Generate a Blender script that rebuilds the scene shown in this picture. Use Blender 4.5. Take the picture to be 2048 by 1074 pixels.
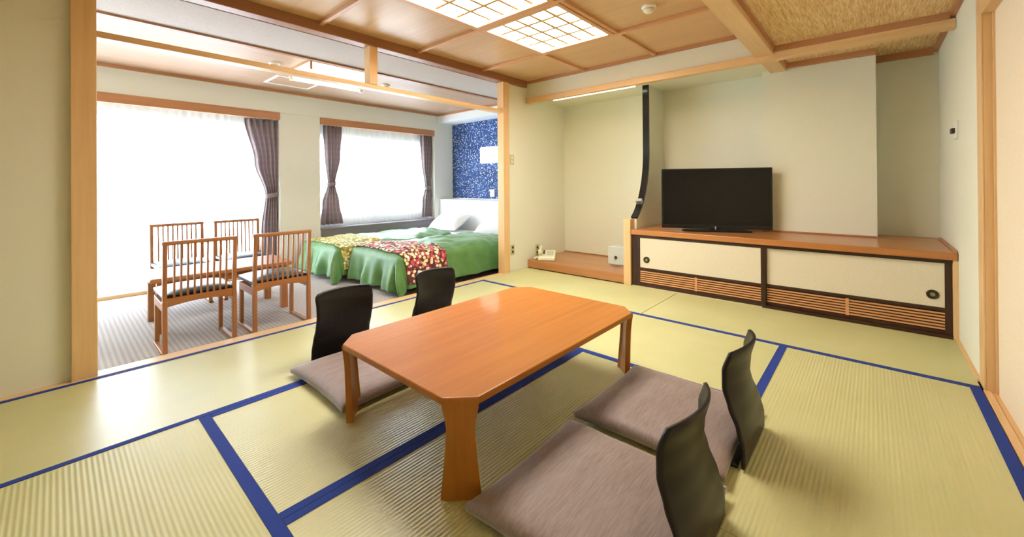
import bpy, math, random
from mathutils import Matrix, Vector, noise
random.seed(7)
sc = bpy.context.scene
COL = sc.collection
for o in list(bpy.data.objects):
    bpy.data.objects.remove(o)

# ------------------------------------------------------------------ camera
cd = bpy.data.cameras.new('camera')
cd.sensor_fit = 'HORIZONTAL'; cd.sensor_width = 36.0
cd.lens = 36.0 * 812.22 / 2048
cd.shift_y = -(537 - 365.76) / 2048
cd.clip_start = 0.05
cam = bpy.data.objects.new('camera', cd); COL.objects.link(cam)
cam.matrix_world = Matrix(((0.663616, 0.002498, -0.748069, 0),
                           (-0.748039, -0.00735, -0.663614, 0),
                           (-0.007156, 0.99997, -0.003009, 1.05),
                           (0, 0, 0, 1)))
sc.camera = cam

# ------------------------------------------------------------------ world, exposure
W = bpy.data.worlds.new('overcast_sky'); sc.world = W; W.use_nodes = True
bg = W.node_tree.nodes['Background']
bg.inputs[0].default_value = (0.74, 0.87, 1.0, 1); bg.inputs[1].default_value = 6.6
vs = sc.view_settings
vs.view_transform = 'Standard'; vs.look = 'None'; vs.gamma = 1.0; vs.use_curve_mapping = False
vs.exposure = 1.18
LAMP = 14.0          # radiance of the paper ceiling lamp

# ------------------------------------------------------------------ materials
def lin(c):
    return tuple(((v / 255 / 12.92) if v / 255 <= 0.04045 else ((v / 255 + 0.055) / 1.055) ** 2.4) for v in c) + (1.0,)

class NT:
    def __init__(s, name):
        s.m = bpy.data.materials.new(name); s.m.use_nodes = True
        s.t = s.m.node_tree; s.b = s.t.nodes['Principled BSDF']
    def n(s, typ, **k):
        x = s.t.nodes.new(typ)
        for a, v in k.items():
            if a[0] == '_': x.inputs[a[1:].replace('_', ' ')].default_value = v
            else: setattr(x, a, v)
        return x
    def l(s, a, b): s.t.links.new(a, b)
    def coords(s, scale, rot=(0, 0, 0), kind='Object'):
        tc = s.n('ShaderNodeTexCoord'); mp = s.n('ShaderNodeMapping')
        mp.inputs['Scale'].default_value = scale; mp.inputs['Rotation'].default_value = rot
        s.l(tc.outputs[kind], mp.inputs[0]); return mp.outputs[0]
    def ramp(s, fac, stops):
        r = s.n('ShaderNodeValToRGB'); e = r.color_ramp.elements
        while len(e) < len(stops): e.new(0.5)
        for k, (p, c) in enumerate(stops): e[k].position = p; e[k].color = lin(c)
        s.l(fac, r.inputs[0]); return r.outputs[0]
    def bump(s, h, strength, dist=0.002):
        b = s.n('ShaderNodeBump'); b.inputs['Strength'].default_value = strength; b.inputs['Distance'].default_value = dist
        s.l(h, b.inputs['Height']); s.l(b.outputs[0], s.b.inputs['Normal'])

def plain(name, c, rough=0.5, spec=0.5, coat=0.0, metal=0.0, sheen=0.0):
    k = NT(name); k.b.inputs['Base Color'].default_value = lin(c); k.b.inputs['Roughness'].default_value = rough
    k.b.inputs['Specular IOR Level'].default_value = spec; k.b.inputs['Coat Weight'].default_value = coat
    k.b.inputs['Coat Roughness'].default_value = 0.15
    k.b.inputs['Metallic'].default_value = metal; k.b.inputs['Sheen Weight'].default_value = sheen
    return k.m

def wood(name, c1, c2, axis=0, rough=0.4, coat=0.0, fine=38.0, coatr=0.2, spec=0.5):
    k = NT(name); sc_ = [fine, fine, fine]; sc_[axis] = fine * 0.05
    v = k.coords(sc_)
    a = k.n('ShaderNodeTexNoise', _Scale=1.0, _Detail=5.0, _Roughness=0.6, _Distortion=0.6); k.l(v, a.inputs[0])
    sc2 = [5.0, 5.0, 5.0]; sc2[axis] = 0.6
    b = k.n('ShaderNodeTexNoise', _Scale=1.0, _Detail=3.0); k.l(k.coords(sc2), b.inputs[0])
    mx = k.n('ShaderNodeMath', operation='ADD'); k.l(a.outputs[0], mx.inputs[0]); k.l(b.outputs[0], mx.inputs[1])
    hv = k.n('ShaderNodeMath', operation='MULTIPLY'); hv.inputs[1].default_value = 0.5; k.l(mx.outputs[0], hv.inputs[0])
    k.l(k.ramp(hv.outputs[0], [(0.34, c1), (0.66, c2)]), k.b.inputs['Base Color'])
    k.b.inputs['Roughness'].default_value = rough; k.b.inputs['Coat Weight'].default_value = coat
    k.b.inputs['Coat Roughness'].default_value = coatr; k.b.inputs['Specular IOR Level'].default_value = spec
    k.bump(a.outputs[0], 0.08)
    return k.m

def paper(name, c1, c2, scale=220, bump=0.25, stretch=(1, 1, 1)):
    k = NT(name)
    a = k.n('ShaderNodeTexNoise', _Scale=scale, _Detail=4.0, _Roughness=0.7); k.l(k.coords(stretch), a.inputs[0])
    k.l(k.ramp(a.outputs[0], [(0.3, c1), (0.7, c2)]), k.b.inputs['Base Color'])
    k.b.inputs['Roughness'].default_value = 0.85; k.b.inputs['Specular IOR Level'].default_value = 0.25
    k.bump(a.outputs[0], bump, 0.001)
    return k.m

def tatami(name, axis):
    k = NT(name)
    v = k.coords((1, 1, 1))
    w = k.n('ShaderNodeTexWave', wave_type='BANDS', bands_direction='Y' if axis == 0 else 'X', wave_profile='SIN', _Scale=21.0, _Distortion=0.12, _Detail=1.0)
    w.inputs['Detail Scale'].default_value = 3.0
    k.l(v, w.inputs[0])
    sx = (40, 400, 40) if axis == 1 else (400, 40, 40)
    f = k.n('ShaderNodeTexNoise', _Scale=1.0, _Detail=3.0, _Roughness=0.7); k.l(k.coords(sx), f.inputs[0])
    big = k.n('ShaderNodeTexNoise', _Scale=2.5, _Detail=2.0); k.l(v, big.inputs[0])
    ad = k.n('ShaderNodeMath', operation='ADD'); k.l(f.outputs[0], ad.inputs[0]); k.l(big.outputs[0], ad.inputs[1])
    hv = k.n('ShaderNodeMath', operation='MULTIPLY'); hv.inputs[1].default_value = 0.5; k.l(ad.outputs[0], hv.inputs[0])
    base = k.ramp(hv.outputs[0], [(0.3, (194, 194, 132)), (0.7, (212, 208, 152))])
    k.l(base, k.b.inputs['Base Color'])
    k.b.inputs['Roughness'].default_value = 0.40 if axis == 0 else 0.5; k.b.inputs['Specular IOR Level'].default_value = 1.0
    k.b.inputs['Coat Weight'].default_value = 0.3 if axis == 0 else 0.05; k.b.inputs['Coat Roughness'].default_value = 0.38
    k.bump(w.outputs[0], 0.36, 0.003)
    return k.m

def emit(name, c, strength):
    k = NT(name); k.b.inputs['Base Color'].default_value = lin((240, 238, 230))
    k.b.inputs['Emission Color'].default_value = lin(c); k.b.inputs['Emission Strength'].default_value = strength
    return k.m

M = {}
M['wall'] = paper('cream_wallpaper', (229, 228, 204), (238, 237, 217))
M['wall_far'] = paper('pale_wallpaper', (228, 227, 218), (238, 238, 230))
M['lilac'] = paper('embossed_grey_wallpaper', (176, 162, 154), (208, 196, 190), 160, 0.6)
M['fusuma'] = paper('cream_fusuma_paper', (234, 216, 184), (242, 226, 198), 90, 0.1)
M['fusuma_cab'] = paper('beige_fusuma_paper', (222, 210, 182), (232, 221, 196), 90, 0.1)
M['tat_x'] = tatami('tatami_weave_x', 0); M['tat_y'] = tatami('tatami_weave_y', 1)
M['heri'] = paper('navy_tatami_border', (34, 52, 126), (50, 76, 164), 500, 0.3)
M['post_z'] = wood('light_cedar_upright', (222, 180, 124), (238, 200, 146), 2, 0.42)
M['post_x'] = wood('light_cedar_along', (222, 180, 124), (238, 200, 146), 0, 0.42)
M['post_y'] = wood('light_cedar_across', (222, 180, 124), (238, 200, 146), 1, 0.42)
M['beam_x'] = wood('brown_beam', (146, 96, 64), (172, 120, 84), 0, 0.45)
M['batten_x'] = wood('ceiling_batten_x', (206, 152, 104), (226, 174, 126), 0, 0.4)
M['batten_y'] = wood('ceiling_batten_y', (206, 152, 104), (226, 174, 126), 1, 0.4)
M['redtrim'] = wood('red_brown_trim', (176, 118, 78), (198, 142, 100), 1, 0.45)
M['redtrim_x'] = wood('red_brown_trim_x', (176, 118, 78), (198, 142, 100), 0, 0.45)
M['ceil'] = wood('ceiling_board', (206, 164, 114), (222, 182, 132), 1, 0.42, 0.12, 30, 0.32)
M['far_ceil'] = wood('far_ceiling_board', (172, 138, 112), (186, 154, 128), 0, 0.5, 0.0, 120)
M['sill'] = wood('pale_threshold', (214, 178, 124), (232, 200, 150), 0, 0.35)
M['redwood'] = wood('red_orange_wood', (176, 110, 56), (198, 134, 74), 1, 0.3, 0.3)
M['dais'] = wood('alcove_platform_wood', (168, 110, 60), (192, 134, 80), 1, 0.32, 0.3)
M['table'] = wood('orange_lacquered_wood', (166, 98, 30), (190, 122, 44), 0, 0.5, 0.28, 26, 0.10, spec=0.15)
M['table_leg'] = wood('orange_lacquered_leg', (166, 98, 30), (190, 122, 44), 2, 0.5, 0.4, 26, 0.16, spec=0.2)
M['edge'] = wood('plywood_edge', (140, 82, 42), (172, 108, 62), 0, 0.45)
M['chair_z'] = wood('chair_wood_upright', (154, 96, 54), (180, 122, 74), 2, 0.38)
M['chair_x'] = wood('chair_wood_across', (154, 96, 54), (180, 122, 74), 0, 0.38)
M['chair_y'] = wood('chair_wood_runner', (154, 96, 54), (180, 122, 74), 1, 0.38)
M['slatwood'] = wood('grille_slat_wood', (204, 144, 92), (226, 168, 114), 1, 0.4)
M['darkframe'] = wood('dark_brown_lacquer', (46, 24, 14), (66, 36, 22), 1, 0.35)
M['dark'] = plain('dark_interior', (44, 24, 14), 0.7)
M['black'] = wood('black_lacquered_plywood', (17, 14, 11), (27, 22, 18), 2, 0.38, 0.0, 30, spec=0.35)
M['blackgloss'] = plain('black_gloss_lacquer', (14, 14, 18), 0.18)
M['tvbody'] = plain('black_television_plastic', (20, 20, 20), 0.35)
M['screen'] = plain('dark_screen_glass', (14, 14, 13), 0.22, 0.3)
M['silver'] = plain('silver_metal', (210, 210, 214), 0.3, metal=0.9)
M['white_pl'] = plain('white_plastic', (238, 236, 228), 0.4)
M['cream_pl'] = plain('cream_plastic', (232, 226, 196), 0.4)
M['beige_pl'] = plain('beige_plate', (206, 196, 150), 0.45)
M['darkhole'] = plain('dark_slot', (60, 54, 40), 0.6)
M['grey_pl'] = plain('pale_grey_green_plastic', (206, 210, 196), 0.45)
M['brass'] = plain('dark_bronze', (74, 66, 44), 0.35, metal=0.6)
M['brass_in'] = plain('worn_bronze', (150, 140, 108), 0.4, metal=0.4)
M['seatpad'] = plain('charcoal_vinyl', (34, 32, 34), 0.32, 0.6)
M['headboard'] = plain('white_headboard_laminate', (238, 240, 242), 0.5)
M['linen'] = paper('white_linen', (240, 240, 240), (248, 248, 248), 300, 0.2)
M['mattress'] = plain('bed_base_fabric', (104, 88, 76), 0.8)
M['alu'] = plain('pale_aluminium', (226, 228, 230), 0.4, metal=0.3)
M['greysill'] = plain('grey_sill_board', (132, 124, 130), 0.55)
M['lamp'] = emit('lit_paper_lamp', (255, 252, 244), LAMP)
M['lampframe_x'] = wood('lamp_frame_x', (206, 152, 104), (226, 174, 126), 0, 0.4)
M['lampframe_y'] = wood('lamp_frame_y', (206, 152, 104), (226, 174, 126), 1, 0.4)
M['muntin'] = plain('pale_lattice_bar', (196, 150, 84), 0.5)
M['fluo'] = emit('lit_fluorescent_tube', (255, 252, 244), 1.2)
M['fluo_alcove'] = emit('lit_alcove_tube', (255, 250, 225), 4.5)
M['bedlamp'] = emit('lit_reading_lamp', (255, 250, 240), 1.4)

def woven():
    k = NT('woven_rush_ceiling')
    v = k.coords((16, 200, 40), (0, 0, 0.12))
    a = k.n('ShaderNodeTexNoise', _Scale=0.55, _Detail=4.0, _Roughness=0.65, _Distortion=0.5); k.l(v, a.inputs[0])
    k.l(k.ramp(a.outputs[0], [(0.34, (202, 160, 104)), (0.5, (226, 190, 134)), (0.66, (244, 216, 164))]), k.b.inputs['Base Color'])
    k.b.inputs['Roughness'].default_value = 0.7
    k.bump(a.outputs[0], 0.6, 0.004)
    return k.m
M['woven'] = woven()

def cushion_mat():
    k = NT('taupe_slub_fabric')
    a = k.n('ShaderNodeTexNoise', _Scale=1.0, _Detail=4.0, _Roughness=0.65); k.l(k.coords((16, 190, 60)), a.inputs[0])
    k.l(k.ramp(a.outputs[0], [(0.3, (132, 114, 108)), (0.7, (160, 142, 136))]), k.b.inputs['Base Color'])
    k.b.inputs['Roughness'].default_value = 0.6; k.b.inputs['Sheen Weight'].default_value = 0.6
    k.b.inputs['Sheen Roughness'].default_value = 0.4; k.b.inputs['Sheen Tint'].default_value = lin((235, 230, 228))
    k.bump(a.outputs[0], 0.3, 0.002)
    return k.m
M['cushion'] = cushion_mat()

def carpet():
    k = NT('striped_loop_carpet')
    w = k.n('ShaderNodeTexWave', wave_type='BANDS', bands_direction='X', wave_profile='SIN', _Scale=10.5, _Distortion=0.6, _Detail=1.0)
    k.l(k.coords((1, 1, 1)), w.inputs[0])
    a = k.n('ShaderNodeTexNoise', _Scale=160.0, _Detail=2.0); k.l(k.coords((1, 1, 1)), a.inputs[0])
    ad = k.n('ShaderNodeMath', operation='MULTIPLY_ADD'); ad.inputs[1].default_value = 0.55; k.l(w.outputs[0], ad.inputs[0])
    hv = k.n('ShaderNodeMath', operation='MULTIPLY'); hv.inputs[1].default_value = 0.45; k.l(a.outputs[0], hv.inputs[0]); k.l(hv.outputs[0], ad.inputs[2])
    k.l(k.ramp(ad.outputs[0], [(0.2, (164, 156, 151)), (0.75, (186, 178, 173))]), k.b.inputs['Base Color'])
    k.b.inputs['Roughness'].default_value = 0.95; k.b.inputs['Specular IOR Level'].default_value = 0.1
    k.bump(ad.outputs[0], 0.2, 0.003)
    return k.m
M['carpet'] = carpet()

def curtain_mat():
    k = NT('taupe_checked_curtain')
    w1 = k.n('ShaderNodeTexWave', bands_direction='Z', _Scale=4.0, _Distortion=0.3); k.l(k.coords((1, 1, 1)), w1.inputs[0])
    w2 = k.n('ShaderNodeTexWave', bands_direction='X', _Scale=5.0, _Distortion=0.3); k.l(k.coords((1, 1, 1)), w2.inputs[0])
    ad = k.n('ShaderNodeMath', operation='ADD'); k.l(w1.outputs[0], ad.inputs[0]); k.l(w2.outputs[0], ad.inputs[1])
    hv = k.n('ShaderNodeMath', operation='MULTIPLY'); hv.inputs[1].default_value = 0.5; k.l(ad.outputs[0], hv.inputs[0])
    k.l(k.ramp(hv.outputs[0], [(0.1, (168, 156, 154)), (0.9, (184, 172, 170))]), k.b.inputs['Base Color'])
    k.b.inputs['Roughness'].default_value = 0.85
    tr = k.n('ShaderNodeBsdfTranslucent'); tr.inputs[0].default_value = lin((176, 160, 162))
    mx = k.n('ShaderNodeMixShader'); mx.inputs[0].default_value = 0.42
    k.l(k.b.outputs[0], mx.inputs[1]); k.l(tr.outputs[0], mx.inputs[2])
    k.l(mx.outputs[0], k.t.nodes['Material Output'].inputs[0])
    return k.m
M['curtain'] = curtain_mat()

def sheer_mat():
    k = NT('white_sheer_voile')
    tp = k.n('ShaderNodeBsdfTransparent'); tr = k.n('ShaderNodeBsdfTranslucent'); tr.inputs[0].default_value = (0.95, 0.96, 0.98, 1)
    df = k.n('ShaderNodeBsdfDiffuse'); df.inputs[0].default_value = (0.9, 0.9, 0.92, 1)
    m1 = k.n('ShaderNodeMixShader'); m1.inputs[0].default_value = 0.35; k.l(tr.outputs[0], m1.inputs[1]); k.l(df.outputs[0], m1.inputs[2])
    m2 = k.n('ShaderNodeMixShader'); m2.inputs[0].default_value = 0.5; k.l(tp.outputs[0], m2.inputs[1]); k.l(m1.outputs[0], m2.inputs[2])
    k.l(m2.outputs[0], k.t.nodes['Material Output'].inputs[0])
    return k.m
M['sheer'] = sheer_mat()

def glass_mat():
    k = NT('clear_window_glass')
    tp = k.n('ShaderNodeBsdfTransparent'); gl = k.n('ShaderNodeBsdfGlossy'); gl.inputs['Roughness'].default_value = 0.02
    m2 = k.n('ShaderNodeMixShader'); m2.inputs[0].default_value = 0.06; k.l(tp.outputs[0], m2.inputs[1]); k.l(gl.outputs[0], m2.inputs[2])
    k.l(m2.outputs[0], k.t.nodes['Material Output'].inputs[0])
    return k.m
M['glass'] = glass_mat()

def duvet_mat():
    k = NT('green_bed_cover')
    a = k.n('ShaderNodeTexNoise', _Scale=9.0, _Detail=3.0); k.l(k.coords((1, 1, 1)), a.inputs[0])
    k.l(k.ramp(a.outputs[0], [(0.3, (76, 124, 58)), (0.7, (96, 144, 76))]), k.b.inputs['Base Color'])
    k.b.inputs['Roughness'].default_value = 0.45; k.b.inputs['Specular IOR Level'].default_value = 0.6; k.b.inputs['Sheen Weight'].default_value = 0.3
    k.b.inputs['Sheen Tint'].default_value = lin((235, 240, 235))
    return k.m
M['duvet'] = duvet_mat()

def dots_wall():
    k = NT('blue_dotted_wallpaper')
    v = k.n('ShaderNodeTexVoronoi', feature='F1', _Scale=40.0); k.l(k.coords((0.001, 1, 1)), v.inputs[0])
    big = k.n('ShaderNodeTexNoise', _Scale=3.5, _Detail=2.0); k.l(k.coords((1, 1, 1)), big.inputs[0])
    base = k.ramp(big.outputs[0], [(0.35, (28, 50, 106)), (0.65, (46, 76, 138))])
    dm = k.ramp(v.outputs['Distance'], [(0.32, (255, 255, 255)), (0.46, (0, 0, 0))])
    hue = k.ramp(v.outputs['Color'], [(0.30, (64, 98, 168)), (0.5, (136, 174, 216)), (0.68, (216, 230, 244))])
    mx = k.n('ShaderNodeMix', data_type='RGBA'); k.l(dm, mx.inputs[0]); k.l(base, mx.inputs[6]); k.l(hue, mx.inputs[7])
    k.l(mx.outputs[2], k.b.inputs['Base Color']); k.b.inputs['Roughness'].default_value = 0.7
    return k.m
M['blue'] = dots_wall()

def runner_mat(name, scale, stops, bgc):
    k = NT(name)
    v = k.n('ShaderNodeTexVoronoi', feature='F1', _Scale=scale); k.l(k.coords((1, 1, 1)), v.inputs[0])
    col = k.ramp(v.outputs['Color'], stops)
    r = col.node; r.color_ramp.interpolation = 'CONSTANT'
    dm = k.ramp(v.outputs['Distance'], [(0.50, (255, 255, 255)), (0.60, (0, 0, 0))])
    mx = k.n('ShaderNodeMix', data_type='RGBA'); mx.inputs[6].default_value = lin(bgc)
    k.l(dm, mx.inputs[0]); k.l(col, mx.inputs[7]); k.l(mx.outputs[2], k.b.inputs['Base Color'])
    k.b.inputs['Roughness'].default_value = 0.7
    return k.m
M['runner_red'] = runner_mat('red_floral_cloth', 30, [(0.0, (196, 70, 96)), (0.32, (240, 220, 170)), (0.47, (226, 132, 110)), (0.56, (240, 228, 194)), (0.72, (66, 34, 36)), (0.8, (236, 210, 150))], (92, 40, 44))
M['runner_yel'] = runner_mat('yellow_patterned_cloth', 32, [(0.0, (222, 196, 84)), (0.35, (240, 228, 180)), (0.6, (196, 170, 60)), (0.8, (236, 222, 150))], (140, 140, 60))

# ------------------------------------------------------------------ mesh helpers
class G:
    def __init__(s): s.v = []; s.f = []
    def add(s, vs_, fs):
        k = len(s.v); s.v += [tuple(p) for p in vs_]; s.f += [tuple(i + k for i in f) for f in fs]; return s
    def box(s, x0, x1, y0, y1, z0, z1):
        return s.add([(x0, y0, z0), (x1, y0, z0), (x1, y1, z0), (x0, y1, z0), (x0, y0, z1), (x1, y0, z1), (x1, y1, z1), (x0, y1, z1)],
                     [(0, 3, 2, 1), (4, 5, 6, 7), (0, 1, 5, 4), (1, 2, 6, 5), (2, 3, 7, 6), (3, 0, 4, 7)])
    def bar(s, a, b, w, h, up=(0, 0, 1)):
        a = Vector(a); b = Vector(b); d = (b - a).normalized(); u = Vector(up)
        r = d.cross(u).normalized(); u = r.cross(d).normalized()
        q = []
        for p in (a, b):
            for i, j in ((-1, -1), (1, -1), (1, 1), (-1, 1)): q.append(p + r * (i * w / 2) + u * (j * h / 2))
        return s.add(q, [(0, 1, 2, 3), (7, 6, 5, 4), (0, 4, 5, 1), (1, 5, 6, 2), (2, 6, 7, 3), (3, 7, 4, 0)])
    def prism(s, poly, y0, y1, axis=1):
        n = len(poly)
        def P(a, b, c): return {0: (c, a, b), 1: (a, c, b), 2: (a, b, c)}[axis]
        q = [P(a, b, y0) for a, b in poly] + [P(a, b, y1) for a, b in poly]
        return s.add(q, [tuple(range(n)), tuple(range(2 * n - 1, n - 1, -1))] + [(i, i + n, (i + 1) % n + n, (i + 1) % n) for i in range(n)])
    def tube(s, pts, r, n=8):
        pts = [Vector(p) for p in pts]; k = len(pts); q = []; fs = []
        for i, p in enumerate(pts):
            d = (pts[min(i + 1, k - 1)] - pts[max(i - 1, 0)]).normalized()
            a = d.cross(Vector((0, 0, 1)) if abs(d.z) < 0.9 else Vector((1, 0, 0))).normalized(); b = d.cross(a)
            rr = r[i] if isinstance(r, (list, tuple)) else r
            q += [p + a * (rr * math.cos(t * 2 * math.pi / n)) + b * (rr * math.sin(t * 2 * math.pi / n)) for t in range(n)]
        for i in range(k - 1):
            for t in range(n): fs.append((i * n + t, i * n + (t + 1) % n, (i + 1) * n + (t + 1) % n, (i + 1) * n + t))
        fs += [tuple(range(n - 1, -1, -1)), tuple(range((k - 1) * n, k * n))]
        return s.add(q, fs)
    def lathe(s, prof, n=20, c=(0, 0, 0), axis=2):
        q = []; fs = []; k = len(prof)
        for r, h in prof:
            for t in range(n):
                a = 2 * math.pi * t / n; p = (r * math.cos(a), r * math.sin(a), h)
                if axis == 0: p = (h, p[0], p[1])
                elif axis == 1: p = (p[0], h, p[1])
                q.append((p[0] + c[0], p[1] + c[1], p[2] + c[2]))
        for i in range(k - 1):
            for t in range(n): fs.append((i * n + t, i * n + (t + 1) % n, (i + 1) * n + (t + 1) % n, (i + 1) * n + t))
        fs += [tuple(range(n - 1, -1, -1)), tuple(range((k - 1) * n, k * n))]
        return s.add(q, fs)
    def sheet(s, fn, nu, nv, th):
        P = [[Vector(fn(i / nu, j / nv)) for j in range(nv + 1)] for i in range(nu + 1)]
        top = []; bot = []
        for i in range(nu + 1):
            for j in range(nv + 1):
                du = P[min(i + 1, nu)][j] - P[max(i - 1, 0)][j]; dv = P[i][min(j + 1, nv)] - P[i][max(j - 1, 0)]
                nn = du.cross(dv)
                nn = nn.normalized() if nn.length > 1e-9 else Vector((0, 0, 1))
                top.append(P[i][j] + nn * th / 2); bot.append(P[i][j] - nn * th / 2)
        n1 = len(top); st = nv + 1; fs = []
        for i in range(nu):
            for j in range(nv):
                a, b, c, d = i * st + j, (i + 1) * st + j, (i + 1) * st + j + 1, i * st + j + 1
                fs.append((a, b, c, d)); fs.append((d + n1, c + n1, b + n1, a + n1))
        rim = [(i, 0) for i in range(nu)] + [(nu, j) for j in range(nv)] + [(i, nv) for i in range(nu, 0, -1)] + [(0, j) for j in range(nv, 0, -1)]
        ids = [i * st + j for i, j in rim]
        for a, b in zip(ids, ids[1:] + ids[:1]): fs.append((b, a, a + n1, b + n1))
        return s.add(top + bot, fs)
    def build(s, name, mat, parent=None, smooth=False, bevel=0.0, seg=2):
        me = bpy.data.meshes.new(name); me.from_pydata(s.v, [], s.f); me.update()
        me.materials.append(M[mat] if isinstance(mat, str) else mat)
        o = bpy.data.objects.new(name, me); COL.objects.link(o)
        if parent: o.parent = parent
        if smooth:
            for p in me.polygons: p.use_smooth = True
        if bevel:
            b = o.modifiers.new('bevel', 'BEVEL'); b.width = bevel; b.segments = seg; b.limit_method = 'ANGLE'; b.angle_limit = 0.7
        return o

def tag(o, label, cat=None, group=None, kind=None):
    o['label'] = label
    if cat: o['category'] = cat
    if group: o['group'] = group
    if kind: o['kind'] = kind
    return o
def thing(name, label, cat, loc=(0, 0, 0), rz=0.0, group=None):
    o = bpy.data.objects.new(name, None); COL.objects.link(o); o.location = loc; o.rotation_euler = (0, 0, rz)
    return tag(o, label, cat, group)
def struct(name, g, mat, label=None, parent=None, **k):
    o = g.build(name, mat, parent, **k); o['kind'] = 'structure'
    if label: o['label'] = label
    return o
def kids(o): return [c for c in bpy.data.objects if c.parent == o]
def dup(root, label, loc, rz, group=None):
    r = root.copy(); COL.objects.link(r); r.location = loc; r.rotation_euler = (0, 0, rz); r['label'] = label
    if group: r['group'] = group
    for ch in kids(root):
        c = ch.copy(); COL.objects.link(c); c.parent = r
        for g in kids(ch):
            d = g.copy(); COL.objects.link(d); d.parent = c
    return r

# ------------------------------------------------------------------ room constants
YO = 3.213; YW = 3.25; XT = 3.948; YR = -0.42; XB = -1.35; YF = 5.65; ZC = -0.06; XH = 4.76
H1 = 2.33; HF = 2.266

# ------------------------------------------------------------------ floors
fl = struct('floor', G().box(XB - .1, 5.0, -0.62, 3.30, -0.16, -0.03), 'dark', 'sub floor under the tatami mats')
def mat_(x0, x1, y0, y1, axis, heri='heri', hw=0.034):
    t = G().box(x0 + .001, x1 - .001, y0 + .001, y1 - .001, -0.03, 0.0).build('tatami_mat', 'tat_x' if axis == 0 else 'tat_y', fl)
    for e in (0, 1):
        hm = heri if isinstance(heri, str) else heri[e]
        if hm is None: continue
        if axis == 0:
            a, b = (y0 + .001, y0 + hw) if e == 0 else (y1 - hw, y1 - .001)
            G().box(x0 + .001, x1 - .001, a, b, 0.0, 0.0018).build('cloth_border', hm, t)
        else:
            a, b = (x0 + .001, x0 + hw) if e == 0 else (x1 - hw, x1 - .001)
            G().box(a, b, y0 + .001, y1 - .001, 0.0, 0.0018).build('cloth_border', hm, t)
Y1, Y2, Y3, Y0 = 2.285, 1.395, 0.455, -0.405
X1, X2, X3 = 0.4725, 2.187, 3.088
mat_(-0.55, 1.27, Y1, 3.205, 0, ('heri', 'heri'), 0.03)
mat_(1.27, X3, Y1, 3.205, 0, ('heri', 'heri'), 0.03)
mat_(X3, 3.94, 1.402, 3.245, 1, ('heri', None), 0.042)
mat_(X3, 3.94, -0.405, 1.398, 1, ('heri', None), 0.042)
mat_(X1, X2, Y2, Y1, 0, 'heri')
mat_(X2, X3, Y3, Y1, 1, ('heri', None), 0.042)
mat_(X1, X2, Y3, Y2, 0, 'heri')
mat_(1.34, X3, Y0, Y3, 0, 'heri', 0.042)
mat_(-0.45, 1.34, Y0, Y3, 0, 'heri', 0.042)
mat_(-0.42, X1, Y3, Y1, 1, 'heri', 0.042)
mat_(-1.35, -0.42, Y3, Y1, 1, 'heri')
mat_(-1.35, -0.55, Y1, 3.205, 0, ('heri', 'heri'), 0.03)
mat_(-1.35, -0.45, Y0, Y3, 0, 'heri')
struct('floor_carpet', G().box(XB - .1, 4.85, 3.30, 5.95, -0.16, ZC), 'carpet', 'grey striped loop carpet by the windows')
struct('trim_threshold', G().box(XB, 3.58, 3.206, 3.305, -0.06, 0.004), 'sill', 'pale wooden threshold between tatami and carpet', bevel=0.003)

# ------------------------------------------------------------------ walls
ZT = 2.40
struct('wall_left', G().box(XB - .1, 0.07, YW, 3.34, -0.1, ZT), 'wall', 'cream wall left of the opening')
struct('wall_center', G().box(3.56, 4.95, YW, 3.34, -0.1, ZT), 'wall', 'cream wall between the opening and the alcove')
struct('wall_behind', G().box(XB - .1, XB, -0.55, 6.0, -0.16, ZT), 'wall', 'cream wall behind the viewpoint')
struct('wall_corridor', G().box(XB - .1, 3.3, -0.62, -0.55, -0.16, ZT), 'wall', 'wall behind the sliding doors')
wr = G().box(3.20, 5.05, YR - .1, YR, -0.1, ZT).box(XB - .1, 3.20, YR - .1, YR, 1.96, ZT).box(XB - .1, -0.95, YR - .1, YR, -0.1, 1.96)
struct('wall_right', wr, 'wall', 'cream side wall with the sliding door')
struct('wall_back', G().box(4.784, 4.95, 1.89, YW, 0.0, ZT), 'wall', 'cream back wall of the platform alcove')
struct('wall_alcove', G().box(4.784, 4.95, 0.0, 1.89, 0.576, ZT), 'wall', 'cream back wall behind the television')
struct('wall_recess', G().box(4.9, 5.05, YR, 0.0, 0.0, ZT), 'wall', 'shaded cream wall of the recess beside the column')
struct('wall_column', G().box(4.6, 4.784, -0.03, 0.80, 0.575, ZT), 'wall', 'cream boxed column behind the television')
struct('wall_upper', G().box(XT + .012, XT + .06, 0.73, YW, 2.10, 2.36), 'wall', 'pale wall strip above the alcove lintel')
# far room walls
ww = G().box(XB, 4.9, YF, 5.95, 1.985, ZT).box(XB, 1.915, 5.86, 5.95, 1.80, 1.985).box(2.42, 4.36, 5.86, 5.95, 1.76, 1.985).box(2.42, 4.36, 5.88, 5.95, 0.44, 0.60).box(4.36, 4.9, YF, 5.95, ZC, 1.985).box(2.42, 4.36, YF, 5.95, ZC, 0.44)
ww.box(XB - .1, -1.2, YF, 5.95, ZC, 1.985)
struct('wall_window', ww, 'wall_far', 'pale wall around the two windows')
struct('wall_pillar', G().box(1.915, 2.42, YF + .012, 5.95, ZC, 1.985), 'wall_far', 'pale pillar between the two windows')
struct('wall_bedhead', G().box(XH, 4.9, 3.34, 5.65, ZC, ZT), 'blue', 'blue wallpaper with white dots behind the beds')
struct('wall_bulkhead', G().box(4.45, XH, 3.34, YF, 2.115, ZT), 'headboard', 'white bulkhead above the headboard')

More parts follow.
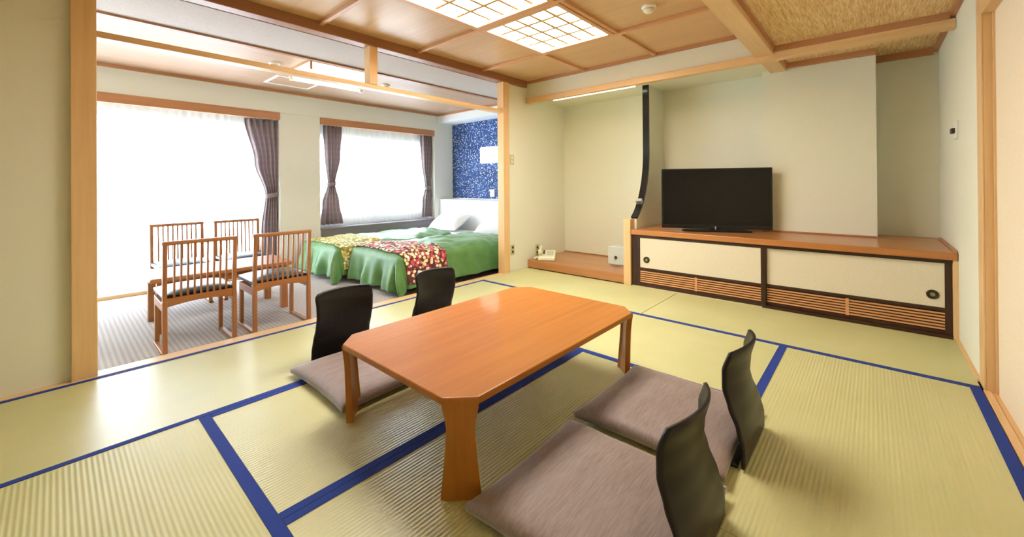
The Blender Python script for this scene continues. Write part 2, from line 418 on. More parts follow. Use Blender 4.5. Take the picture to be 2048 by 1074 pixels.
# ------------------------------------------------------------------ ceilings
ce = struct('ceiling', G().box(XB - .1, 5.05, -0.55, 6.0, 2.36, 2.44), 'dark', 'ceiling of the tatami room')
XS = [XB, -0.445, 0.47, 1.385, 2.30, 3.155, 3.96]; YS = [0.73, 1.60, 2.405, 3.22]
for i in range(6):
    for j in range(3):
        if j == 1 and i in (3, 4): continue
        G().box(XS[i] + .003, XS[i + 1] - .003, YS[j] + .003, YS[j + 1] - .003, H1, H1 + .02).build('ceiling_panel', 'ceil', ce)
for x in XS[1:-1]: G().box(x - .017, x + .017, 0.73, 3.22, H1 - .03, H1).build('ceiling_batten', 'batten_y', ce, bevel=.003)
for y in YS[1:-1]: G().box(XB, 3.95, y - .017, y + .017, H1 - .022, H1 + .004).build('ceiling_batten', 'batten_x', ce, bevel=.003)
G().box(3.925, 3.962, 0.73, 3.22, H1 - .028, H1).build('ceiling_batten', 'redtrim', ce)
wc = struct('ceiling_woven', G().box(XB, 4.9, YR, 0.60, 2.165, 2.20), 'woven', 'woven rush ceiling by the sliding door')
G().box(XB, 4.9, YR, YR + .03, 2.135, 2.165).build('ceiling_trim', 'redtrim_x', wc)
G().box(XT - .035, XT - .002, YR + .03, 0.60, 2.120, 2.165).build('ceiling_trim', 'redtrim', wc)
G().box(4.86, 4.9, YR + .03, 0.0, 2.11, 2.165).build('ceiling_trim', 'redtrim', wc)
G().box(4.55, 4.598, -0.03, 0.60, 2.12, 2.165).build('ceiling_trim', 'redtrim', wc)
G().box(XB, 4.55, 0.585, 0.60, 2.14, 2.165).build('ceiling_trim', 'redtrim_x', wc)
struct('ceiling_alcove', G().box(XT + .06, 4.784, 0.73, YW, 2.13, 2.17), 'wall', 'cream soffit over the alcove')
fc = struct('ceiling_window_side', G().box(XB, 4.9, 3.34, YF, HF, 2.34), 'far_ceil', 'brown ceiling above the dining chairs and beds')
G().box(XB, 4.45, 3.34, 3.94, HF - .012, HF).build('soffit_panel', 'lilac', fc)
G().box(XB, 4.45, 3.94, 3.985, HF - .028, HF).build('ceiling_trim', 'beam_x', fc)
G().box(XB, 4.45, YF - .03, YF, HF - .03, HF).build('ceiling_trim', 'redtrim_x', fc)
G().box(4.42, 4.45, 3.985, YF - .03, HF - .03, HF).build('ceiling_trim', 'redtrim', fc)

# ------------------------------------------------------------------ timber trim
struct('trim_beam', G().box(XB, 3.92, YO, 3.315, 2.25, H1 + .02), 'beam_x', 'dark brown head beam over the wide opening', bevel=.004)
struct('trim_lintel', G().box(0.158, 3.48, YO + .01, 3.31, 1.886, 1.922), 'post_x', 'slim pale lintel rail across the wide opening', bevel=.003)
struct('trim_transom_post', G().box(1.80, 1.874, YO + .004, 3.312, 1.922, 2.25), 'post_z', 'short post between lintel rail and head beam', bevel=.003)
struct('trim_post_left', G().box(0.058, 0.158, YO, 3.312, -0.06, 2.36), 'post_z', 'tall cedar post at the cream wall side of the opening', bevel=.004)
struct('trim_post_right', G().box(3.48, 3.58, YO, 3.312, -0.06, 2.25), 'post_z', 'tall cedar post beside the telephone wall', bevel=.004)
struct('trim_alcove_lintel', G().box(XT - .02, XT + .05, YR, YW, 2.058, 2.122), 'post_y', 'long pale lintel across the alcove', bevel=.004)
struct('trim_ceiling_beam', G().box(XB, 4.6, 0.60, 0.73, 2.10, 2.36), 'post_x', 'broad beam between coffered and woven ceilings', bevel=.004)
struct('trim_window_head', G().box(-1.2, 1.915, YF - .006, YF + .03, 1.888, 1.985), 'redtrim_x', 'brown wooden head board over the tall window', bevel=.003)
struct('trim_bed_window_head', G().box(2.42, 4.36, YF - .006, YF + .03, 1.888, 1.985), 'redtrim_x', 'brown wooden head board over the bed window', bevel=.003)
struct('trim_window_base', G().box(-1.2, 1.915, YF - .02, YF + .25, ZC, ZC + .035), 'post_x', 'wooden sill at the foot of the tall window')
struct('trim_bed_window_sill', G().box(2.42, 4.36, YF - .03, 5.87, 0.44, 0.465), 'greysill', 'grey sill board under the bed window', bevel=.003)
struct('trim_dado', G().box(2.42, 4.36, YF - .012, YF, ZC, 0.44), 'greysill', 'grey panel below the bed window sill')
struct('baseboard_right', G().box(3.205, XT, YR, YR + .016, 0.0, 0.012), 'post_x', 'slim wooden base strip along the side wall')
struct('trim_door_batten', G().box(3.088, 3.205, YR, YR + .008, 0.0, 2.165), 'post_z', 'pale upright strip beside the sliding door', bevel=.002)
struct('trim_door_post', G().box(3.088, 3.20, YR - .09, YR, -0.03, 2.165), 'post_z', 'cedar door post of the sliding door', bevel=.002)
struct('trim_door_lintel', G().box(-0.95, 3.088, YR - .09, YR + .006, 1.885, 1.965), 'post_x', 'cedar lintel over the sliding door', bevel=.003)
struct('trim_door_track', G().box(-0.95, 3.088, YR - .016, YR + .012, -0.03, 0.003).box(-0.95, 3.088, YR - .1, YR - .016, -0.03, -0.003), 'post_x', 'wooden floor track of the sliding door', bevel=.002)
d1 = struct('door_1', G().box(1.05, 3.086, YR - .060, YR - .038, -0.003, 1.885), 'fusuma', 'plain cream paper sliding door')
G().box(3.07, 3.086, YR - .064, YR - .030, -0.003, 1.885).build('door_stile', 'post_z', d1)
G().box(1.05, 1.08, YR - .064, YR - .034, -0.003, 1.885).build('door_stile', 'post_z', d1)
d2 = struct('door_2', G().box(-0.95, 1.09, YR - .090, YR - .068, -0.003, 1.885), 'fusuma', 'second plain cream paper sliding door')
G().box(1.06, 1.09, YR - .094, YR - .066, -0.003, 1.885).build('door_stile', 'post_z', d2)

# windows
def window(name, x0, x1, z0, z1, n, label):
    g = G(); w = .045; y0, y1 = 5.88, 5.93
    g.box(x0, x1, y0, y1, z1 - w, z1).box(x0, x1, y0, y1, z0, z0 + w).box(x0, x0 + w, y0, y1, z0, z1).box(x1 - w, x1, y0, y1, z0, z1)
    for k in range(1, n):
        x = x0 + (x1 - x0) * k / n; g.box(x - w / 2, x + w / 2, y0, y1, z0, z1)
    o = struct(name, g, 'alu', label)
    for k in range(n):
        a = x0 + (x1 - x0) * k / n + .03; b = x0 + (x1 - x0) * (k + 1) / n - .03
        G().box(a, b, 5.90, 5.906, z0 + .03, z1 - .03).build('window_pane', 'glass', o)
window('window_1', -1.2, 1.915, ZC + .03, 1.80, 3, 'tall sliding window behind white sheer')
window('window_2', 2.42, 4.36, 0.60, 1.76, 2, 'bed side window behind white sheer')

# ------------------------------------------------------------------ alcove: platform, post, divider, cabinet
t = thing('alcove_platform', 'low reddish wooden platform in the alcove under the telephone', 'platform', (XT, 2.59, 0))
G().box(-0.005, 0.835, -0.65, 0.655, 0.008, 0.10).build('platform_board', 'dais', t, bevel=.004)
G().box(0.015, 0.835, -0.65, 0.655, 0.0, 0.008).build('plinth', 'dais', t)
struct('trim_alcove_back', G().box(4.768, 4.784, 1.94, 3.25, 0.10, 0.112), 'dais', 'thin wooden strip along the alcove back wall')
struct('trim_alcove_post', G().box(3.925, 4.03, 1.862, 1.94, -0.03, 0.68), 'post_z', 'short cedar post at the end of the cabinet', bevel=.004)
# divider wall with curved black lacquer edge
edge = [(4.345, 2.13 - .73 * k / 5) for k in range(5)] + [(4.345 - .57 * (1 - math.sqrt(1 - ((1.40 - z) / .80) ** 2)), z) for z in [1.40 - .72 * k / 22 for k in range(23)]]
poly = edge + [(edge[-1][0], 0.575), (4.784, 0.575), (4.784, 2.13)]
dv = struct('wall_divider', G().prism(poly, 1.84, 1.885), 'wall', 'cream partition with a curved front beside the television')
g = G(); fv = []
for x, z in edge:
    fv.append((x, z))
n_ = len(fv)
nx = []
for i in range(n_):
    a = fv[max(i - 1, 0)]; b = fv[min(i + 1, n_ - 1)]; dx, dz = b[0] - a[0], b[1] - a[1]; l = math.hypot(dx, dz); nx.append((dz / l, -dx / l))
strip = [(x, z) for x, z in fv] + [(fv[i][0] + nx[i][0] * .022, fv[i][1] + nx[i][1] * .022) for i in range(n_ - 1, -1, -1)]
g = G()
for i in range(n_ - 1):
    q = [fv[i], fv[i + 1], (fv[i + 1][0] + nx[i + 1][0] * .022, fv[i + 1][1] + nx[i + 1][1] * .022), (fv[i][0] + nx[i][0] * .022, fv[i][1] + nx[i][1] * .022)]
    g.prism(q, 1.829, 1.896)
o = g.build('curved_edge_strip', 'blackgloss', dv); o['label'] = 'curved black lacquer edge strip'
o = G().bar((4.135, 1.862, 0.835), (4.165, 1.862, 0.862), .07, .062, (0, 1, 0)).build('joint_sleeve', 'silver', dv); o['label'] = 'small silver joint'

ct = G().box(0, .852, -2.277, 0, -.05, 0).build('cabinet_counter', 'redwood', bevel=.004)
ct.location = (3.932, 1.86, 0.575); tag(ct, 'long glossy reddish wooden counter carrying the television', 'counter')
g = G(); yy0 = -2.277
t = thing('counter_trim', 'thin reddish wooden upstand strip around the counter back', 'trim', (3.932, 1.86, 0.575))
G().box(.655, .668, -1.888, -1.06, .001, .014).build('strip', 'redtrim', t)
G().box(.84, .852, -1.10 + .05, -.025, .001, .014).build('strip', 'redtrim', t)
G().box(.02, .852, -2.277, -2.262, .001, .014).build('strip', 'redtrim_x', t)
cr = G().box(.852, .967, -2.277, -1.86, -.05, 0).build('counter_end', 'redwood', ct)

cab = thing('television_cabinet', 'low built-in cabinet with sliding doors under the counter', 'cabinet', (XT, 0.70, 0))
def cy(y): return y - 0.70
G().box(.045, .83, cy(-.395), cy(1.83), 0.0, .524).build('carcass', 'dark', cab)
G().box(-.006, .045, cy(-.42), cy(-.395), 0.0, .524).build('end_post', 'post_z', cab, bevel=.002)
G().box(-.002, .045, cy(-.395), cy(1.862), .506, .524).build('top_rail', 'darkframe', cab)
G().box(-.002, .045, cy(-.395), cy(1.862), 0.0, .022).build('bottom_rail', 'darkframe', cab)
G().box(-.012, -.004, cy(.70), cy(1.85), 0.0, .008).build('door_track', 'beige_pl', cab)
G().box(.002, .045, cy(1.81), cy(1.862), .022, .506).build('stile', 'darkframe', cab)
def sdoor(ya, yb, xo, knob, ym):
    g = G(); st = .036
    g.box(xo, xo + .02, ya, ya + st, .022, .506).box(xo, xo + .02, yb - st, yb, .022, .506)
    g.box(xo, xo + .02, ya + st, yb - st, .496, .506).box(xo, xo + .02, ya + st, yb - st, .172, .197).box(xo, xo + .02, ya + st, yb - st, .022, .044)
    d = g.build('sliding_door', 'darkframe', cab, bevel=.0015)
    G().box(xo + .004, xo + .014, ya + st, yb - st, .197, .496).build('paper_panel', 'fusuma_cab', d)
    G().box(xo + .018, xo + .020, ya + st, yb - st, .044, .172).build('grille_shade_back', 'darkframe', d)  # dark lacquer colour here stands in for the shade between the slats
    for k in range(6):
        z = .049 + k * .0205
        G().box(xo + .002, xo + .014, ya + st, yb - st, z, z + .0112).build('grille_slat', 'slatwood', d)
    G().box(xo, xo + .016, ym - .01, ym + .01, .044, .172).build('grille_mullion', 'slatwood', d)
    G().lathe([(.032, .0), (.032, -.004), (.024, -.005), (.020, -.001), (.008, -.001)], 20, (xo + .004, knob, .278), 0).build('finger_pull', 'brass', d, smooth=False)
    G().lathe([(.013, .0), (.013, -.004), (.003, -.005)], 16, (xo + .003, knob, .278), 0).build('finger_pull_center', 'brass_in', d)
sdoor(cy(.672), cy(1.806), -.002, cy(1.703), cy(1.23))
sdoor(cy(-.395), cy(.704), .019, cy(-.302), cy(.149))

# television
tv = thing('television', 'large black flat screen television on the counter', 'television', (4.30, 1.155, 0.576), math.radians(-65.6) )
# local x along the screen from partition end to column end, local -y faces the room
G().box(-.492, .492, -.012, .03, .022, .615).build('housing', 'tvbody', tv, bevel=.006)
G().box(-.478, .478, -.0145, -.011, .062, .602).build('screen', 'screen', tv)
G().box(-.20, .20, .03, .075, .10, .45).build('rear_bulge', 'tvbody', tv, bevel=.01)
G().box(-.05, .05, .0, .04, .012, .06).build('neck', 'tvbody', tv)
G().prism([(-.29, -.11), (.29, -.11), (.31, -.06), (.24, .10), (-.24, .10), (-.31, -.06)], .0005, .016, 2).build('stand_base', 'tvbody', tv, bevel=.003)
G().box(-.006, .006, -.018, -.013, .018, .046).build('emblem', 'silver', tv)

# telephone on the platform
tp = thing('telephone', 'cream desk telephone on the alcove platform', 'telephone', (4.125, 3.075, 0.10), math.radians(-58)); tp.scale = (1.1, 1.1, 1.45)
def body(u, v):
    return ((u - .5) * .19, (v - .5) * .23, .03 + .035 * v)
g = G()
g.prism([(-.115, 0.002), (.115, 0.002), (.115, .062), (.09, .068), (-.105, .034), (-.115, .026)], -.095, .095, 0)
g.build('phone_base', 'cream_pl', tp, bevel=.006)
g = G()
hp = [(-.07, -.10, .062), (-.072, -.085, .072), (-.072, -.03, .080), (-.072, .03, .088), (-.072, .085, .088), (-.07, .10, .078)]
g.tube(hp, [.021, .026, .017, .017, .026, .021], 10).build('handset', 'cream_pl', tp, smooth=True)
for r_ in range(4):
    for c_ in range(3):
        y = -.06 + r_ * .028; z = .048 + (y + .06) * .17
        G().box(.0 + c_ * .026, .018 + c_ * .026, y, y + .018, z - .006, z + .004).build('key', 'grey_pl', tp, bevel=.002)
G().box(-.042, -.026, -.03, .075, .040, .0685).build('handset_slot', 'darkhole', tp)  # dark strip marking the slot between handset and base
pts = []
for k in range(90):
    a = k / 90; an = k * 1.25
    pts.append((-.085 - .05 * math.sin(a * math.pi) + .007 * math.cos(an), -.10 - .055 * math.sin(a * 2.6) + a * .08 + .004 * math.sin(an), .012 + .007 * math.sin(an) + .02 * (1 - a)))
G().tube(pts, .0028, 5).build('coil_cord', 'cream_pl', tp, smooth=True)

# pale box on the platform
bx = thing('storage_box', 'small pale square box with a dark knob on the alcove platform', 'box', (4.29, 2.205, 0.10))
G().box(0.004, .22, -.11, .11, .012, .222).build('body', 'grey_pl', bx, bevel=.006)
G().box(-.008, .004, -.106, .106, .016, .218).build('door', 'grey_pl', bx, bevel=.004)
G().lathe([(.016, 0), (.016, -.012), (.010, -.018)], 14, (-.008, 0.005, .10), 0).build('knob', 'darkhole', bx)
G().box(.01, .2, -.09, .09, 0.0, .012).build('foot', 'grey_pl', bx)

# alcove tube lamp
t = thing('alcove_lamp', 'slim lit tube lamp hidden behind the alcove lintel', 'lamp', (4.17, 2.45, 2.13))
G().box(-.02, .02, -.56, .56, -.024, 0.0).build('lamp_body', 'white_pl', t)
G().tube([(0, -.54, -.031), (0, .54, -.031)], .007, 10).build('tube', 'fluo_alcove', t)

# ------------------------------------------------------------------ wall plates
def plate_y(name, label, cat, x, y, z, w, h, mat, slots, sgn=-1):
    t = thing(name, label, cat, (x, y, z))
    G().box(-w / 2, w / 2, min(0, sgn * .008), max(0, sgn * .008), -h / 2, h / 2).build('plate', mat, t, bevel=.003)
    for dz, m in slots:
        a, b = sorted((sgn * .007, sgn * .0115))
        G().box(-w * .22, w * .22, a, b, dz - .014, dz + .014).build('switch_rocker' if m != 'darkhole' else 'socket', m, t, bevel=.002)
    return t
plate_y('light_switch', 'beige double switch plate high beside the cedar post', 'switch', 3.66, YW, 1.345, .07, .12, 'beige_pl', ((-.026, 'cream_pl'), (.026, 'cream_pl')))
plate_y('wall_socket', 'beige double socket low beside the cedar post', 'socket', 3.66, YW, .262, .07, .12, 'beige_pl', ((-.026, 'darkhole'), (.026, 'darkhole')))
plate_y('telephone_socket', 'beige socket plate above the alcove platform behind the telephone', 'socket', 4.14, YW, .20, .07, .14, 'beige_pl', ((-.03, 'darkhole'), (.03, 'darkhole')))
t = thing('thermostat', 'white wall controller with a dark box on the side wall', 'switch', (3.93, YR, 1.385))
G().box(-.035, .035, 0, .012, -.06, .06).build('plate', 'white_pl', t, bevel=.003)
G().box(-.02, .045, .012, .03, -.022, .012).build('dial_box', 'darkhole', t, bevel=.003)
t = thing('bed_socket', 'white socket plate on the blue wallpaper', 'socket', (XH, 4.65, 0.905))
G().box(-.010, 0, -.05, .05, -.06, .06).build('plate', 'white_pl', t, bevel=.003)
G().box(-.013, -.010, -.018, .018, -.03, .03).build('rocker', 'cream_pl', t)
t = thing('reading_lamp', 'square white lit reading lamp on the blue wallpaper', 'lamp', (XH, 4.69, 1.525))
G().box(-.03, 0, -.07, .07, -.07, .07).build('mount', 'white_pl', t)
G().box(-.11, -.03, -.24, .135, -.13, .13).build('lamp_shade', 'bedlamp', t, bevel=.006)

# ------------------------------------------------------------------ ceiling lamps, detectors
def shoji_lamp(x0, x1, y0, y1, nx_, ny_, label):
    t = thing('ceiling_lamp', label, 'ceiling lamp', ((x0 + x1) / 2, (y0 + y1) / 2, H1), group='paper ceiling lamps')
    a, b = (x1 - x0) / 2, (y1 - y0) / 2
    G().box(-a, a, -b, b, .012, .026).build('diffuser', 'lamp', t)
    for s in (-1, 1):
        G().box(-a, a, s * b - (.036 if s > 0 else 0), s * b + (.036 if s < 0 else 0), -.03, .012).build('frame_rail', 'lampframe_x', t, bevel=.003)
        G().box(s * a - (.036 if s > 0 else 0), s * a + (.036 if s < 0 else 0), -b + .036, b - .036, -.03, .012).build('frame_rail', 'lampframe_y', t, bevel=.003)
    ia, ib = a - .036, b - .036
    for k in range(1, nx_):
        x = -ia + 2 * ia * k / nx_; G().box(x - .012, x + .012, -ib, ib, -.004, .012).build('lattice_bar', 'muntin', t)
    for k in range(1, ny_):
        y = -ib + 2 * ib * k / ny_; G().box(-ia, ia, y - .012, y + .012, -.003, .011).build('lattice_bar', 'muntin', t)
shoji_lamp(2.318, 3.137, 1.618, 2.387, 4, 5, 'lit lattice paper ceiling lamp on the alcove side')
shoji_lamp(1.403, 2.282, 1.618, 2.387, 4, 5, 'lit lattice paper ceiling lamp farther from the alcove')
t = thing('box_lamp', 'wood framed lit box lamp on the ceiling above the dining chairs', 'ceiling lamp', (1.98, 4.28, HF))
G().box(-.33, .33, -.24, .24, -.09, -.002).build('diffuser', 'fluo', t)
for s in (-1, 1):
    G().box(-.345, .345, s * .246 - .008, s * .246 + .008, -.018, 0).build('frame_rail', 'beam_x', t)
    G().box(s * .337 - .008, s * .337 + .008, -.238, .238, -.018, 0).build('frame_rail', 'batten_y', t)
    for q_ in (-1, 1): G().box(s * .335 - .009, s * .335 + .009, q_ * .244 - .009, q_ * .244 + .009, -.094, -.018).build('corner_post', 'batten_y', t)
t = thing('tube_lamp', 'long bare lit tube lamp on the window side ceiling', 'ceiling lamp', (2.15, 4.80, HF))
G().box(-.42, .42, -.045, .045, -.02, 0).build('lamp_body', 'white_pl', t, bevel=.004)
G().tube([(-.39, 0, -.034), (.39, 0, -.034)], .014, 10).build('tube', 'fluo', t)
G().box(-.42, -.39, -.02, .02, -.05, -.02).build('lamp_holder', 'cream_pl', t); G().box(.39, .42, -.02, .02, -.05, -.02).build('lamp_holder', 'cream_pl', t)
t = thing('access_hatch', 'ceiling access hatch with a white metal rim', 'hatch', (1.87, 5.08, HF))
for s in (-1, 1):
    G().box(-.25, .25, s * .21 - .014, s * .21 + .014, -.008, 0).build('rim', 'white_pl', t)
    G().box(s * .236 - .014, s * .236 + .014, -.196, .196, -.008, 0).build('rim', 'white_pl', t)
G().box(-.222, .222, -.196, .196, -.004, 0).build('hatch_panel', 'far_ceil', t)
def detector(label, x, y, z):
    t = thing('smoke_detector', label, 'smoke detector', (x, y, z), group='ceiling detectors')
    G().lathe([(.052, 0), (.052, -.012), (.046, -.02)], 22).build('base_plate', 'white_pl', t)
    G().lathe([(.036, -.02), (.038, -.036), (.026, -.046), (.008, -.048)], 22).build('sensor_head', 'cream_pl', t, smooth=True)
detector('small white detector on the ceiling board beside the broad beam', 2.86, 1.20, H1)
detector('small white detector beside the wood framed box lamp', 1.45, 4.42, HF)
detector('small white detector on the ceiling on the bed side of the box lamp', 2.68, 4.42, HF)

# ------------------------------------------------------------------ curtains
def curtain(label, prof, y, folds, amp, group=None, tiez=None):
    zs = [p[0] for p in prof]
    def at(z):
        for (za, a0, a1), (zb, b0, b1) in zip(prof, prof[1:]):
            if zb <= z <= za:
                k = (za - z) / (za - zb); k = k * k * (3 - 2 * k); return a0 + (b0 - a0) * k, a1 + (b1 - a1) * k
        return prof[-1][1:]
    wmax = max(p[2] - p[1] for p in prof)
    cx_ = (prof[0][1] + prof[0][2]) / 2
    def fn(u, v):
        z = prof[0][0] + (prof[-1][0] - prof[0][0]) * v
        a, b = at(z); w = (b - a) / wmax
        yy = amp * (0.55 + 0.45 * w) * math.sin(u * folds * 2 * math.pi + .6 * math.sin(4 * v)) + .006 * math.sin(u * 23 + v * 9)
        return (a + (b - a) * u - cx_, yy, z)
    t = thing('curtain', label, 'curtain', (cx_, y, 0), group='taupe tied curtains')
    G().sheet(fn, 64, 48, .003).build('curtain_cloth', 'curtain', t, smooth=True)
    if tiez:
        a, b = at(tiez); w = (b - a) / 2 + .008; c = (a + b) / 2 - cx_
        g = G(); n = 20; q = []
        for k in range(n):
            an = 2 * math.pi * k / n
            for r, dz in ((1, -.028), (1, .028)): q.append((c + w * math.cos(an), (amp * 1.25 + .01) * math.sin(an), tiez + dz + .012 * math.cos(an)))
        g.add(q, [(2 * k, 2 * ((k + 1) % n), 2 * ((k + 1) % n) + 1, 2 * k + 1) for k in range(n)])
        o = g.build('tie_band', 'curtain', t, smooth=True); sm = o.modifiers.new('solid', 'SOLIDIFY'); sm.thickness = .006
    return t
YCU = 5.745
curtain('long taupe curtain tied back at the tall window pillar side', [(1.895, 1.545, 1.93), (1.35, 1.66, 1.93), (0.93, 1.775, 1.915), (0.5, 1.73, 1.935), (-0.02, 1.69, 1.95)], YCU, 6, .035, tiez=.93)
curtain('short taupe curtain tied back at the pillar side of the bed window', [(1.895, 2.50, 2.765), (1.45, 2.53, 2.74), (1.07, 2.565, 2.665), (0.8, 2.49, 2.72), (0.50, 2.455, 2.77)], YCU, 5, .032, tiez=1.07)
curtain('short taupe curtain tied back at the headboard side of the bed window', [(1.895, 4.14, 4.38), (1.45, 4.17, 4.37), (1.0, 4.235, 4.35), (0.75, 4.18, 4.385), (0.50, 4.16, 4.42 - .04)], YCU, 5, .032, tiez=1.0)
def sheer(label, x0, x1, z0, z1, n):
    def fn(u, v):
        return ((x1 - x0) * (u - .5), .012 * math.sin(u * n * 2 * math.pi) * (.6 + .4 * v) + .004 * math.sin(u * n * 5.1), z0 + (z1 - z0) * v)
    g = G(); nu = n * 8; nv = 3; q = []; f = []
    for i in range(nu + 1):
        for j in range(nv + 1): q.append(fn(i / nu, j / nv))
    for i in range(nu):
        for j in range(nv): f.append((i * (nv + 1) + j, (i + 1) * (nv + 1) + j, (i + 1) * (nv + 1) + j + 1, i * (nv + 1) + j + 1))
    o = g.add(q, f).build('sheer_curtain', 'sheer', smooth=True); o.location = ((x0 + x1) / 2, 5.825, 0)
    tag(o, label, 'sheer curtain', 'white sheer curtains')
sheer('white sheer curtain across the tall window', -1.19, 1.90, -0.02, 1.93, 40)
sheer('white sheer curtain across the bed window', 2.43, 4.35, 0.475, 1.93, 26)

# ------------------------------------------------------------------ beds
def bed(y0, y1, xf, label):
    t = thing('bed', label, 'bed', ((xf + 4.42) / 2, (y0 + y1) / 2, ZC)); L = (4.42 - xf) / 2; w = (y1 - y0) / 2
    G().box(-L + .05, L, -w + .03, w - .03, .06, .20).build('bed_base', 'mattress', t, bevel=.01)
    G().box(-L, L, -w, w, .20, .375).build('mattress', 'linen', t, bevel=.04, seg=4)
    for sx in (-1, 1):
        for sy in (-1, 1): G().lathe([(.03, 0), (.034, .06)], 12, (sx * (L - .12), sy * (w - .1), 0)).build('bed_leg', 'mattress', t)
def drape(xf, xe, y0, y1, zt, d, off=0.0, seed=0.0, fold=1.0, flat=0.0):
    Wd = y1 - y0; r = .075
    def fn(s, t_):
        ex = max(0, -s); ey = -t_ if t_ < 0 else (t_ - Wd if t_ > Wd else 0)
        sg = -1 if t_ < 0 else 1
        e = math.hypot(ex, ey); nxx, nyy = ((-ex / e, sg * ey / e) if e > 1e-9 else (0, 0))
        bx_, by_ = max(0, s), min(max(t_, 0), Wd)
        puff = .034 * noise.noise((s * 3.1 + seed, t_ * 3.4, 1.7)) + .03 * math.sin(max(0, min(1, by_ / Wd)) * math.pi) ** .6 + .020 * noise.noise((s * 8 + seed, t_ * 7, 3.1))
        if e < r * math.pi / 2:
            a = e / r; out = r * math.sin(a); dn = r * (1 - math.cos(a))
        else:
            k = e - r * math.pi / 2
            ph = (s if ey > ex else t_)
            if ex > 0 and ey > 0: ph = math.atan2(ey, ex) * .35 + (s + t_) * .5
            amp = min(1, k / .2)
            fo = .040 * math.sin(ph * 15 + seed) + .020 * math.sin(ph * 34 + 1.3 + seed)
            if ey > ex: fo *= .35
            out = r + .12 * k + fold * amp * fo
            if ex > 0 and ey > 0: out += .16 * k * min(ex, ey) / max(e, 1e-6)
            dn = r + k * .99
        z = max(zt + puff * (1 if e == 0 else max(0, 1 - e / r)) - dn, ZC + .016)
        n_up = 1 if e < r else 0
        return (xf + bx_ + nxx * (out + off), y0 + by_ + nyy * (out + off), z + off * (1 if e < r * 1.2 else .0))
    return fn
def cloth(name, mat, label, cat, fn, s0, s1, t0, t1, nu, nv, th=.012, group=None):
    c = Vector(fn((s0 + s1) / 2, (t0 + t1) / 2))
    g = G().sheet(lambda u, v: Vector(fn(s0 + (s1 - s0) * u, t0 + (t1 - t0) * v)) - Vector((c.x, c.y, 0)), nu, nv, th)
    o = g.build(name, mat, smooth=True); o.location = (c.x, c.y, 0); return tag(o, label, cat, group)
NB = (3.555, 4.475, 2.36); FB = (4.60, 5.50, 2.22)
bed(*NB, 'single bed next to the tatami threshold'); bed(*FB, 'single bed under the window')
fnN = drape(NB[2] - .02, 4.3, NB[0] + .02, NB[1] - .02, .345, .34, seed=.4)
fnF = drape(FB[2] - .02, 4.3, FB[0] + .02, FB[1] - .02, .345, .34, seed=2.1)
Wn = NB[1] - NB[0] - .04; Wf = FB[1] - FB[0] - .04
cloth('bed_cover', 'duvet', 'green cover on the bed next to the tatami threshold', 'bed cover', fnN, -.40, 1.66, -.38, Wn + .06, 110, 80)
cloth('bed_cover', 'duvet', 'green cover on the bed under the window', 'bed cover', fnF, -.40, 1.62, -.36, Wf + .06, 110, 80)
fnN2 = drape(NB[2] - .02, 4.3, NB[0] + .02, NB[1] - .02, .345, .34, off=.016, seed=.4)
fnF2 = drape(FB[2] - .02, 4.3, FB[0] + .02, FB[1] - .02, .345, .34, off=.016, seed=2.1)
cloth('bed_runner', 'runner_red', 'red and cream floral runner across the bed by the threshold', 'bed runner', fnN2, -.03, .50, -.33, Wn + .05, 36, 90, .006)
cloth('bed_runner', 'runner_yel', 'yellow and cream patterned runner across the bed under the window', 'bed runner', fnF2, -.03, .50, -.30, Wf + .05, 36, 90, .006)
def pillow(label, x, y, z, ry):
    a, b, c = .21, .33, .115
    q = []; f = []; n = 28; m = 20
    def pt(u, v):
        cu, su = math.cos(u), math.sin(u); 
        return u, v
    g = G()
    for i in range(n + 1):
        for j in range(m + 1):
            u = -1 + 2 * i / n; v = -1 + 2 * j / m
            th = c * max(0, (1 - abs(u) ** 2.6)) ** .55 * max(0, (1 - abs(v) ** 2.6)) ** .55
            pin = 1 - .06 * (1 - u * u) * abs(v) ** 3; pin2 = 1 - .06 * (1 - v * v) * abs(u) ** 3
            w = .006 * noise.noise((u * 3 + x, v * 3 + y, .3))
            q.append((a * u * pin2, b * v * pin, th + w * (th > .01)))
    k = len(q)
    q2 = [(p[0], p[1], -p[2] * .8) for p in q]
    for i in range(n):
        for j in range(m):
            A, B, C_, D = i * (m + 1) + j, (i + 1) * (m + 1) + j, (i + 1) * (m + 1) + j + 1, i * (m + 1) + j + 1
            f.append((A, B, C_, D)); f.append((D + k, C_ + k, B + k, A + k))
    o = g.add(q + q2, f).build('pillow', 'linen', smooth=True); o.location = (x, y, z); o.rotation_euler = (0, ry, 0)
    tag(o, label, 'pillow', 'white bed pillows')
pillow('white pillow leaning on the headboard of the bed under the window', 4.225, 5.10, .455, -.52)
pillow('white pillow leaning on the headboard of the bed by the threshold', 4.225, 4.02, .455, -.52)
t = thing('headboard', 'long white headboard against the blue wallpaper', 'headboard', (4.46, 4.5, ZC))
G().box(0, .297, -1.14, 1.145, 0, .835).build('headboard_panel', 'headboard', t, bevel=.003)
G().box(-.006, .297, -1.14, 1.145, .835, .858).build('ledge', 'headboard', t, bevel=.003)
G().box(.285, .297, -1.14, 1.145, .858, .872).build('back_strip', 'headboard', t)

